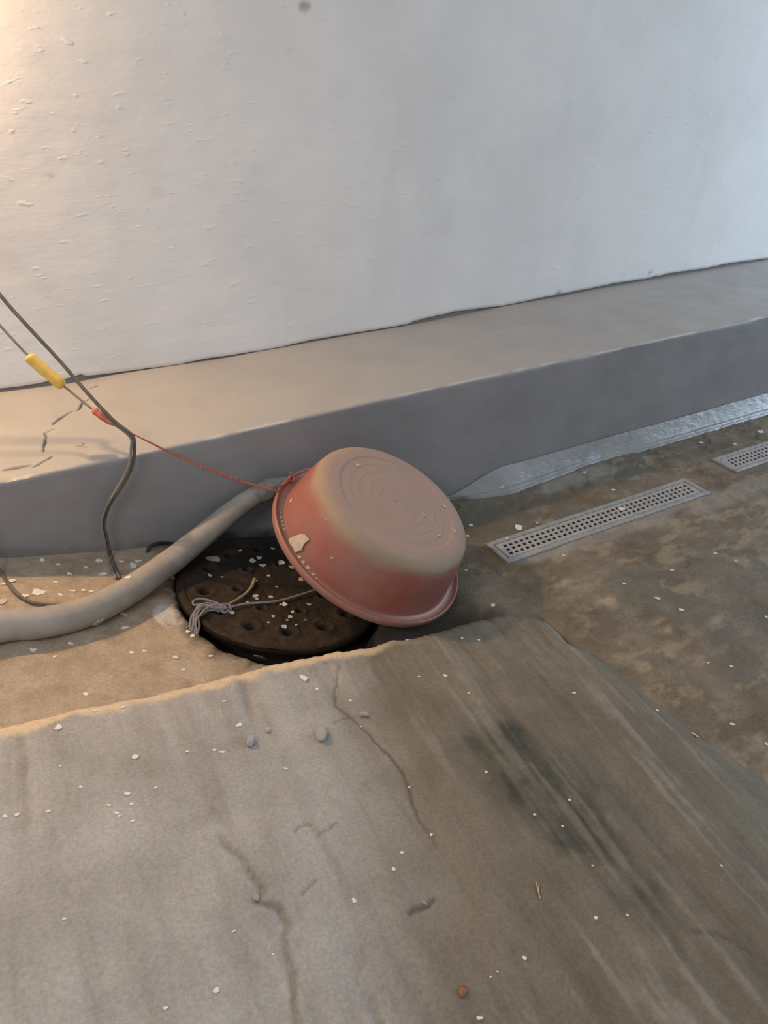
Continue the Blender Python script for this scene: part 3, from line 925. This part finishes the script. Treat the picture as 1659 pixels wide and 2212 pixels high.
wireB = [(-0.66, 2.567, 1.58), (-0.40, 2.43, 1.22)] + path3([(-90, 605, 2.20), (0, 703, 2.13), (68, 775, 2.075), (133, 830, 2.035), (205, 888, 1.965), (243, 914, 1.932), (280, 943, 1.902), (283, 965, 1.887), (277, 1010, 1.885), (252, 1056, 1.887),
               (229, 1096, 1.888), (219, 1130, 1.888), (226, 1168, 1.885)]) + [gl(234, 1206, 0.004), gl(240, 1228, 0.004), gl(250, 1252, 0.004)]
r = empty('spliced_wire', wireB[-1])
tag(r, 'thin beige wire with a yellow splice and red tape crossing the ledge', 'wire')
keep_child(tube('cable', wireB, 0.0034, M['cable2'], None, 8, 8), r)
yb = path3([(62, 768, 2.080), (70, 777, 2.073), (100, 803, 2.055), (128, 826, 2.038), (138, 834, 2.031)])
sl = tube('yellow_splice', yb, [0.0070, 0.0165, 0.0152, 0.0160, 0.0150, 0.0162, 0.0148, 0.0080], M['yellow'], None, 9, 4)
sl['label'] = 'yellow taped splice'
keep_child(sl, r)
rb = path3([(200, 884, 1.970), (212, 893, 1.959), (228, 905, 1.945), (247, 917, 1.929)])
tp = tube('red_tape', rb, [0.0050, 0.0110, 0.0092, 0.0105, 0.0090, 0.0092, 0.0045], M['redtape'], None, 9, 4)
tp['label'] = 'red tape wrap'
keep_child(tp, r)

# wire by the left edge running under the hose
wc = [(-0.62, 1.97, 0.462), (-0.46, 1.915, 0.458), tuple(at_plane(-70, 1120, 1, 1.90)), tuple(at_plane(-25, 1190, 1, 1.885))] + [gl(max(px, 1), py, 0.004) for px, py in [(4, 1242), (17, 1262), (35, 1284), (58, 1300), (92, 1308)]]
wc.append((wc[-1][0] + 0.07, wc[-1][1] - 0.02, wc[-1][2] - 0.013))
o = tube('floor_wire', wc, 0.0045, M['cable'], None, 9, 8)
tag(o, 'dark wire on the sand at the left picture edge going under the hose', 'wire')
# black wire loop behind the hose at the ledge foot
wd = [tuple(at_plane(px, py, 1, y)) for px, py, y in [(318, 1212, 1.890), (318, 1192, 1.905), (328, 1178, 1.912), (352, 1173, 1.914), (385, 1176, 1.914), (430, 1180, 1.912)]]
o = tube('black_wire', wd, 0.0048, M['blackcable'], None, 9, 8)
tag(o, 'short black wire loop behind the hose at the ledge foot', 'wire')

# red string from the wires to the tub rim
kn = np.array(at_plane(282, 934, 1, 1.898))
re_ = np.array(lift(601, 1064, 0.003))
r = empty('red_string', tuple(re_))
tag(r, 'thin red string tied from the hanging wires to the tub rim', 'string')
for s in (0, 1):
    pts = []
    for k in range(9):
        t = k / 8
        p = kn * (1 - t) + re_ * t
        p[2] -= 0.016 * math.sin(math.pi * t) + (0.0045 * math.sin(math.pi * t) if s else 0)
        p[1] -= 0.004 * math.sin(math.pi * t) * s
        pts.append(tuple(p))
    pts = [tuple(np.array(path3([(215, 893, 1.955)])[0]) + np.array([0, -0.004 - 0.003 * s, 0.006]))] + pts
    keep_child(tube('strand', pts, 0.0017, M['redstring'], None, 7, 5), r)
kb = np.array(lift(628, 1036, 0.004))
kpts = [kb + np.array(v) for v in ((-0.010, 0, 0.004), (0.002, 0.004, 0.010), (0.008, -0.002, 0.004), (-0.002, -0.006, -0.002), (-0.008, 0.002, 0.008), (0.004, 0.006, 0.014), (0.000, 0.008, 0.020))]
o = tube('knot', kpts, 0.0030, M['redstring'], None, 7, 6)
keep_child(o, r)
lp = [tuple(re_), tuple(np.array(lift(606, 1054, 0.003))), tuple(np.array(lift(616, 1044, 0.003))), tuple(kb)]
keep_child(tube('strand', lp, 0.0018, M['redstring'], None, 7, 5), r)

# ------------------------------------------------------------------ cord tied round the manhole cover
def oncover(px, py, h=0.004):
    p = at_slope(px, py, CA, CB, CX0)
    return (p[0], p[1], p[2] + h)


r = empty('grey_cord', oncover(475, 1318, 0))
tag(r, 'grey cord looped and knotted round the left rim of the manhole cover', 'cord')
main = [oncover(*q) for q in [(742, 1262, 0.030), (715, 1270, 0.020), (690, 1279, 0.014), (645, 1292, 0.010), (600, 1303, 0.008), (560, 1307, 0.008), (525, 1311, 0.009), (490, 1320, 0.009), (470, 1326, 0.007)]]
keep_child(tube('strand', main, 0.0033, M['cord'], None, 8, 6), r)
fr = [oncover(*q) for q in [(551, 1258, 0.012), (545, 1272, 0.010), (533, 1286, 0.009), (515, 1299, 0.009), (495, 1311, 0.010), (475, 1322, 0.009)]]
o = tube('frayed_strand', fr, [0.0062, 0.0042, 0.0036, 0.0034, 0.0034], M['cordtan'], None, 8, 6)
o['label'] = 'tan frayed cord end'
keep_child(o, r)
for lst, rad in [
    ([(488, 1318, .012), (460, 1308, .014), (436, 1304, .016), (420, 1308, .016), (421, 1316, .014), (440, 1315, .016), (465, 1317, .016), (492, 1319, .012)], .0031),
    ([(492, 1321, .010), (468, 1318, .018), (446, 1320, .022), (429, 1329, .022), (419, 1343, .012), (416, 1360, -.012)], .0036),
    ([(490, 1321, .008), (466, 1325, .018), (445, 1324, .024), (430, 1335, .020), (425, 1346, .014), (419, 1364, -.012)], .0036),
    ([(485, 1325, .006), (466, 1321, .020), (444, 1330, .020), (437, 1338, .018), (424, 1352, .012), (426, 1366, -.012)], .0036),
    ([(480, 1316, .014), (457, 1322, .022), (434, 1323, .024), (424, 1333, .020), (413, 1346, .010), (411, 1360, -.012)], .0036),
    ([(484, 1324, .006), (458, 1327, .014), (441, 1334, .016), (430, 1345, .014), (431, 1356, .004), (421, 1368, -.012)], .0034),
    ([(478, 1319, .012), (452, 1318, .024), (436, 1328, .026), (422, 1337, .020), (420, 1350, .012), (413, 1363, -.012)], .0034),
    ([(496, 1322, .006), (484, 1326, .004), (478, 1321, .014), (486, 1315, .016), (497, 1316, .014), (500, 1321, .006)], .0036),
    ([(416, 1350, .004), (409, 1352, .000), (402, 1353, -.006), (397, 1357, -.012)], .0026),
]:
    keep_child(tube('strand', [oncover(*q) for q in lst], rad, M['cord'], None, 8, 6), r)

# ------------------------------------------------------------------ loose flakes, chips and pebbles
def flake_mesh(seed, n, thick, irr=0.35, dome=0.0):
    rs = np.random.RandomState(seed)
    a = np.sort((np.arange(n) + rs.rand(n) * 0.7) / n * 2 * np.pi)
    rad = 1 - irr * rs.rand(n)
    top = [(math.cos(t) * q, math.sin(t) * q, thick * (0.8 + 0.5 * rs.rand())) for t, q in zip(a, rad)]
    bot = [(x_ * 0.94, y_ * 0.94, -0.02) for x_, y_, z_ in top]
    V = top + bot + [(0, 0, thick * (1 + dome))]
    F = [(k, (k + 1) % n, 2 * n) for k in range(n)] + [(k, k + n, (k + 1) % n + n, (k + 1) % n) for k in range(n)] + [tuple(range(2 * n - 1, n - 1, -1))]
    me = bpy.data.meshes.new('flake_%d' % seed)
    me.from_pydata(V, [], F); me.update()
    return me


def stone_mesh(seed, sub=2, amp=0.28, flat=0.7):
    bm = bmesh.new()
    bmesh.ops.create_icosphere(bm, subdivisions=sub, radius=1.0)
    rs = np.random.RandomState(seed)
    dirs = rs.randn(7, 3); dirs /= np.linalg.norm(dirs, axis=1)[:, None]
    for v in bm.verts:
        c = np.array(v.co)
        for d in dirs:
            lim = 0.62 + 0.25 * abs(d[0])
            s = c @ d
            if s > lim: c = c - d * (s - lim)
        c = c * (1 + amp * 0.3 * (rs.rand() - 0.5))
        v.co = Vector((c[0], c[1], c[2] * flat))
    me = bpy.data.meshes.new('stone_%d' % seed)
    bm.to_mesh(me); bm.free()
    return me


FM = {}
for key, mat in (('flake', 'flake'), ('cream', 'cream'), ('grey', 'greyflake')):
    FM[key] = [flake_mesh(s, n, th) for s, n, th in ((1, 6, 0.16), (2, 7, 0.12), (3, 5, 0.18), (4, 8, 0.14), (5, 6, 0.22))]
    for me in FM[key]: me.materials.append(M[mat])
SM = {}
for key, mat in (('stone', 'stone'), ('bluestone', 'bluestone')):
    SM[key] = [stone_mesh(s) for s in (1, 2, 3)]
    for me in SM[key]: me.materials.append(M[mat])
_cnt = 0


def put(name, px, py, w, h, label, cat, group=None, kind='flake', ang=None, sink=0.0):
    """w, h: apparent size in photo pixels; lays the piece on whatever surface is there"""
    global _cnt
    _cnt += 1
    loc, nor, ob = hit(px, py)
    if ob is None: return None
    depth = (loc - Vector(_eye)).dot(Vector(_fw))
    view = (Vector(_eye) - loc).normalized()
    fs = max(0.35, abs(nor.dot(view)))
    sw = w * depth / FPX / 2; sh = h * depth / FPX / 2 / fs
    meshes = FM.get(kind) or SM[kind]
    o = bpy.data.objects.new(name, meshes[_cnt % len(meshes)])
    COL.objects.link(o)
    # axes: local x follows the picture's horizontal direction on the surface
    ex = Vector(_rt) - nor * Vector(_rt).dot(nor); ex.normalize()
    if ang is None: ang = random.uniform(-0.5, 0.5) + 0.25
    ey = nor.cross(ex)
    ca, sa = math.cos(ang), math.sin(ang)
    ex2 = ex * ca + ey * sa; ey2 = -ex * sa + ey * ca
    jit = Vector((random.uniform(-.1, .1), random.uniform(-.1, .1), random.uniform(-.1, .1)))
    nz = (nor + jit).normalized()
    ex2 = (ex2 - nz * ex2.dot(nz)).normalized(); ey2 = nz.cross(ex2)
    if kind in SM: sz = (sw + sh) / 2; off = sz * 0.5
    else: sz = max(sw, sh); sz = min(sz, 0.012); off = 0.0004
    m = Matrix((ex2 * sw, ey2 * sh, nz * sz)).transposed().to_4x4()
    m.translation = loc + nor * (off - sink)
    o.matrix_world = m
    tag(o, label, cat, group)
    return o


TINY = []


def tiny(px, py, w, h, area, group, kind='flake'):
    o = put('paint_flake', px, py, w, h, '', 'paint flake', group, kind)
    if o: TINY.append((o, px, py, area))


SLAB_FLAKES = [(484, 1515, 12, 4), (685, 1489, 10, 5), (1034, 1383, 9, 4), (998, 1379, 8, 4),
               (205, 1536, 16, 6), (265, 1528, 14, 5), (285, 1737, 12, 6), (252, 1757, 14, 8), (258, 1763, 9, 5), (286, 1774, 13, 6),
               (37, 1760, 14, 7), (12, 1764, 14, 7), (105, 1753, 15, 6), (932, 1803, 10, 6), (850, 1878, 12, 9), (868, 1842, 10, 7), (358, 2178, 14, 8), (1355, 1977, 9, 6),
               (405, 1624, 11, 4), (463, 1621, 13, 5), (482, 1625, 12, 5), (475, 1625, 8, 4), (617, 1661, 12, 5), (578, 1574, 9, 6), (595, 1634, 9, 3),
               (757, 1514, 9, 4), (780, 1569, 8, 4), (130, 1655, 9, 4), (140, 1985, 16, 5), (505, 2012, 12, 4), (590, 2062, 8, 4), (236, 1740, 14, 4), (884, 1701, 8, 5),
               (175, 1700, 12, 5), (336, 1702, 10, 5), (1050, 1668, 9, 6), (1155, 1760, 10, 5), (1215, 1785, 8, 5), (1075, 2100, 8, 4), (1060, 2110, 8, 4),
               (1558, 1870, 8, 4), (1280, 1870, 8, 4), (905, 1462, 8, 4), (880, 1383, 9, 4), (1012, 1497, 7, 4), (1230, 1728, 9, 5)]
for px, py, w, h in SLAB_FLAKES:
    tiny(px, py, w, h, 'slab', 'tiny flakes on the ramp slab')
for px, py, w, h, lab in [
    (656, 1465, 17, 19, 'square white paint chip on the slab just below the manhole cover'),
    (516, 1567, 18, 9, 'white paint chip with a dark tail on the slab left of the stones'),
    (127, 1572, 20, 14, 'white paint chip on the slab under the tan lip at left'),
    (292, 1636, 20, 11, 'bright white paint chip alone on the left of the slab'),
    (275, 1715, 18, 9, 'topmost white chip of the small cluster on the left of the slab'),
    (962, 1460, 13, 6, 'flat white paint flake on the slab below the red tub'),
    (1240, 1497, 11, 6, 'white paint flake on the slab near its right edge crack'),
    (1503, 1590, 24, 8, 'bright oval white chip at the right end of the slab edge'),
    (1287, 1983, 12, 8, 'left one of two white chips low on the right of the slab'),
    (1133, 2070, 14, 9, 'white paint chip near the bottom centre of the slab'),
    (765, 1946, 14, 12, 'white chip beside a faint crack low in the slab centre'),
    (467, 2140, 18, 14, 'beige chip in the bottom left of the slab'),
    (1036, 2200, 24, 8, 'long pale chip at the bottom picture edge'),
]:
    put('paint_chip', px, py, w, h, lab, 'paint chip', 'larger chips on the ramp slab', 'flake')
put('rubble_stone', 695, 1592, 26, 28, 'knobbly white rubble stone in the middle of the slab', 'stone', kind='stone')
put('pebble', 541, 1607, 18, 24, 'blue grey pebble on the slab left of the white stone', 'pebble', kind='bluestone')
put('pebble', 786, 1547, 22, 9, 'flat beige pebble beside the long slab crack', 'pebble', kind='stone')
put('pebble', 553, 1941, 18, 14, 'pale pebble sitting in the dark crack at lower left', 'pebble', kind='stone')
put('pebble', 578, 1581, 11, 9, 'small beige pebble between the blue pebble and white stone', 'pebble', kind='stone')
put('pebble', 917, 1952, 14, 8, 'small pale pebble at the dark notch low in the slab', 'pebble', kind='stone')

for px, py, w, h in [(1017, 1135, 13, 5), (1264, 1021, 14, 5), (1587, 960, 12, 3), (1515, 957, 13, 4), (1655, 1333, 9, 5), (1010, 1158, 10, 4), (1325, 1059, 14, 4), (1095, 1163, 8, 4),
                     (1580, 1440, 12, 4), (1582, 1565, 18, 5), (1420, 1535, 10, 4), (1348, 1261, 11, 4), (1452, 1232, 12, 4), (1007, 1232, 9, 4), (1545, 1196, 12, 3), (1655, 1607, 8, 7), (1218, 1200, 10, 3),
                     (1530, 1432, 10, 3), (1590, 1213, 12, 3), (1160, 1130, 9, 3)]:
    tiny(px, py, w, h, 'floor', 'tiny flakes on the brown floor')
for px, py, w, h, lab in [
    (1120, 1140, 22, 15, 'notched cream paint chip on the floor above the near drain end'),
    (1344, 1100, 18, 9, 'pale chip lying across the slots of the near drain'),
    (1420, 1293, 17, 6, 'left one of two white flakes on the mottled floor at right'),
    (1472, 1318, 17, 5, 'right one of two white flakes on the mottled floor at right'),
    (1065, 1308, 13, 9, 'white chip in the dark gutter right of the tub rim'),
    (1643, 933, 17, 6, 'pale chip on the floor above the far drain'),
]:
    put('paint_chip', px, py, w, h, lab, 'paint chip', 'chips on the floor at right', 'flake')

for px, py, w, h in [(92, 1211, 15, 8), (126, 1220, 14, 7), (215, 1212, 22, 7), (223, 1241, 24, 8), (26, 1255, 18, 9), (54, 1288, 22, 9), (157, 1277, 20, 5), (181, 1276, 16, 6), (197, 1278, 14, 5),
                     (130, 1285, 16, 5), (267, 1327, 24, 7), (71, 1405, 18, 9), (153, 1391, 18, 4), (119, 1419, 14, 4), (284, 1410, 16, 5), (312, 1407, 14, 4), (185, 1500, 16, 8),
                     (380, 1421, 18, 6), (270, 1357, 24, 6), (120, 1258, 14, 4), (300, 1213, 20, 8), (262, 1214, 14, 8), (8, 1262, 14, 5), (455, 1418, 14, 5), (396, 1447, 14, 5), (150, 1240, 16, 5), (185, 1226, 14, 5)]:
    tiny(px, py, w, h, 'gutter', 'flakes on the sandy gutter')
for px, py, w, h, lab, kd in [
    (84, 1280, 38, 16, 'ragged white plaster chip on the sand beside the left wire', 'flake'),
    (288, 1223, 20, 15, 'rounded white plaster chip at the ledge foot behind the hose', 'flake'),
    (5, 1300, 24, 14, 'cream plaster piece cut off by the left picture edge', 'cream'),
    (214, 1342, 34, 9, 'long pale chip in the shadow under the hose', 'grey'),
    (365, 1346, 24, 15, 'cream plaster lump left of the cord at the cover rim', 'cream'),
    (406, 1365, 14, 7, 'upper of two white chips below the cord', 'flake'),
    (416, 1374, 14, 7, 'lower of two white chips below the cord', 'flake'),
    (562, 1419, 28, 14, 'blue grey chip in the dark gap below the manhole cover', 'grey'),
    (372, 1248, 18, 8, 'yellowish chip at the top left rim of the cover beside the hose', 'cream'),
]:
    put('plaster_chip', px, py, w, h, lab, 'plaster chip', 'chips in the gutter', kd)
put('paint_chip', 276, 1248, 18, 8, 'white paint chip lying on top of the grey hose', 'paint chip', kind='flake')

for px, py, w, h in [(627, 1333, 15, 8), (590, 1332, 12, 6), (552, 1288, 18, 7), (585, 1290, 14, 6), (567, 1222, 20, 9), (560, 1206, 16, 9), (545, 1212, 18, 12), (453, 1243, 12, 5), (650, 1253, 14, 8), (667, 1306, 14, 6), (630, 1226, 14, 7),
                     (555, 1294, 10, 5), (632, 1322, 12, 5), (580, 1345, 9, 4), (620, 1340, 10, 4), (535, 1302, 12, 4), (598, 1268, 9, 4), (640, 1350, 9, 3), (590, 1186, 14, 4), (518, 1190, 14, 4), (660, 1340, 9, 3), (606, 1306, 8, 4), (580, 1244, 10, 4), (480, 1247, 10, 3)]:
    tiny(px, py, w, h, 'cover', 'flakes on the manhole cover', 'cream')
for px, py, w, h, lab, kd in [
    (613, 1354, 18, 9, 'brightest cream flake near the front rim of the manhole cover', 'flake'),
    (615, 1306, 16, 9, 'cream flake on the cover just under the taut cord', 'flake'),
    (550, 1256, 16, 5, 'cream flake at the frayed cord end on the cover', 'flake'),
    (500, 1323, 20, 8, 'beige chip beside the cord knot on the cover', 'cream'),
    (609, 1216, 20, 13, 'pale chip on the cover next to the tub rim', 'grey'),
    (462, 1208, 44, 18, 'large grey plaster flake on the dark back of the cover', 'grey'),
]:
    put('paint_chip', px, py, w, h, lab, 'paint chip', 'chips on the manhole cover', kd)

for px, py, w, h, lab in [
    (772, 1005, 14, 6, 'white flake at the top of the tub base rings'),
    (960, 1094, 14, 7, 'white flake on the right edge of the tub base'),
    (916, 1112, 12, 4, 'white flake on the right half of the tub base rings'),
    (982, 1147, 10, 5, 'pale flake on the lower right edge of the tub base'),
    (948, 1157, 10, 5, 'pale flake low on the tub base rings'),
    (718, 1205, 12, 4, 'pinkish flake in the middle of the tub side'),
    (705, 1123, 10, 3, 'pale flake on the upper tub side under the base'),
    (629, 1081, 10, 4, 'pale flake high on the tub side near the rim'),
]:
    put('paint_flake', px, py, w, h, lab, 'paint flake', 'flakes on the tub', 'cream')
top = [Vector(lift(px, py, 0.0045)) for px, py in [(622, 1166), (634, 1160), (648, 1155), (661, 1154), (671, 1165), (659, 1175), (655, 1186), (641, 1192), (634, 1183), (627, 1174)]]
bot = [p - (p - Vector(_eye)).normalized() * 0.0 - TUB_N * 0.003 for p in top]
nb = len(top)
cen = sum(top, Vector()) / nb + TUB_N * 0.001
o = mesh_obj('paint_chip', top + bot + [cen], [(k, (k + 1) % nb, 2 * nb) for k in range(nb)] + [(k, k + nb, (k + 1) % nb + nb, (k + 1) % nb) for k in range(nb)] + [tuple(range(2 * nb - 1, nb - 1, -1))], M['cream'], smooth=False)
tag(o, 'large ragged cream paint chip stuck on the tub side at the rim', 'paint chip')
for px, py, w, h in [(607, 1118, 8, 9), (609, 1127, 10, 6), (611, 1135, 10, 6), (614, 1144, 12, 7), (647, 1203, 12, 7), (656, 1214, 10, 8), (665, 1226, 13, 12), (676, 1241, 10, 8), (606, 1108, 6, 6), (684, 1250, 8, 5)]:
    tiny(px, py, w, h, 'groove', 'flakes in the tub rim groove', 'cream')

# every tiny flake is told apart by the nearest thing one can point at
MARKS = {
    'slab': ('tiny white slab flake', [('the knobbly white stone', 695, 1592), ('the blue grey pebble', 541, 1607), ('the flat beige pebble', 786, 1547), ('the square white chip', 656, 1465),
             ('the pebble in the dark crack', 553, 1941), ('the dead leaf', 1000, 2144), ('the straw sprig', 1162, 1925), ('the bright oval chip', 1503, 1590), ('the chip by the tan lip', 127, 1572),
             ('the lone white chip', 292, 1636), ('the dark slab stain', 1140, 1700), ('the slab corner', 1150, 1325), ('the bottom left beige chip', 467, 2140), ('the bottom of the tub', 870, 1356)]),
    'floor': ('tiny white floor flake', [('the notched cream chip', 1120, 1140), ('the near drain', 1290, 1120), ('the far drain', 1600, 985), ('the left one of two flat flakes', 1420, 1293),
              ('the right one of two flat flakes', 1472, 1318), ('the chip in the dark gutter', 1065, 1308), ('the bright oval chip', 1503, 1590)]),
    'gutter': ('small pale gutter flake', [('the ragged plaster chip', 84, 1280), ('the rounded white chip', 288, 1223), ('the long chip under the hose', 214, 1342), ('the cream plaster lump', 365, 1346),
               ('the blue grey chip', 562, 1419), ('the cream piece at the picture edge', 5, 1300), ('the foot of the hanging wires', 245, 1228), ('the left end of the lip', 60, 1550)]),
    'cover': ('small cream cover flake', [('the brightest flake', 613, 1354), ('the flake under the taut cord', 615, 1306), ('the frayed cord end', 550, 1256), ('the cord knot', 480, 1318),
              ('the pale chip by the rim', 609, 1216), ('the large grey flake', 462, 1208)]),
}
DIRS = ['right of', 'below right of', 'below', 'below left of', 'left of', 'above left of', 'above', 'above right of']
ORD = ['nearest', 'second nearest', 'third nearest', 'fourth nearest', 'fifth nearest', 'sixth nearest', 'seventh nearest']
NTH = ['topmost', 'second', 'third', 'fourth', 'fifth', 'sixth', 'seventh', 'eighth', 'ninth', 'lowest']
buckets = {}
for o, px, py, area in TINY:
    if area == 'groove': continue
    best = min(MARKS[area][1], key=lambda m: math.hypot(m[1] - px, m[2] - py))
    d = int(round(math.atan2(py - best[2], px - best[1]) / (math.pi / 4))) % 8
    buckets.setdefault((area, best[0], d), []).append((math.hypot(best[1] - px, best[2] - py), o))
for (area, mark, d), lst in buckets.items():
    lst.sort(key=lambda q: q[0])
    for k, (dist, o) in enumerate(lst):
        o['label'] = (MARKS[area][0] if len(lst) == 1 else ORD[k] + ' ' + MARKS[area][0]) + ' ' + DIRS[d] + ' ' + mark
for k, (o, px, py, area) in enumerate(sorted([t for t in TINY if t[3] == 'groove'], key=lambda t: t[2])):
    o['label'] = NTH[k] + ' cream paint flake caught in the groove of the tub rim'

# dead leaf and straw on the slab
loc, nor, ob = hit(1000, 2144)
L = [(-0.010, 0, 0.001), (-0.005, 0.006, 0.003), (0.003, 0.007, 0.004), (0.010, 0.001, 0.002), (0.004, -0.006, 0.003), (-0.005, -0.005, 0.002), (0, 0, 0.0055)]
o = mesh_obj('dead_leaf', L + [(x_, y_, z_ - 0.0012) for x_, y_, z_ in L], [(k, (k + 1) % 6, 6) for k in range(6)] + [((k + 1) % 6 + 7, k + 7, 13) for k in range(6)] +
             [(k, k + 7, (k + 1) % 6 + 7, (k + 1) % 6) for k in range(6)], M['leaf'])
o.location = loc + nor * 0.001
o.rotation_euler = (0, math.atan(-SLB), 0.6)
tag(o, 'small red brown dead leaf near the bottom of the slab', 'leaf')
r = empty('straw_sprig', hit(1162, 1935)[0])
tag(r, 'pale forked straw sprig on the slab below the dark stain', 'straw')
for lst in ([(1158, 1907), (1161, 1920), (1164, 1934)], [(1164, 1910), (1163, 1922), (1164, 1934), (1166, 1942)]):
    keep_child(tube('stem', [lift(px, py, 0.002) for px, py in lst], 0.0011, M['straw'], None, 6, 4), r)
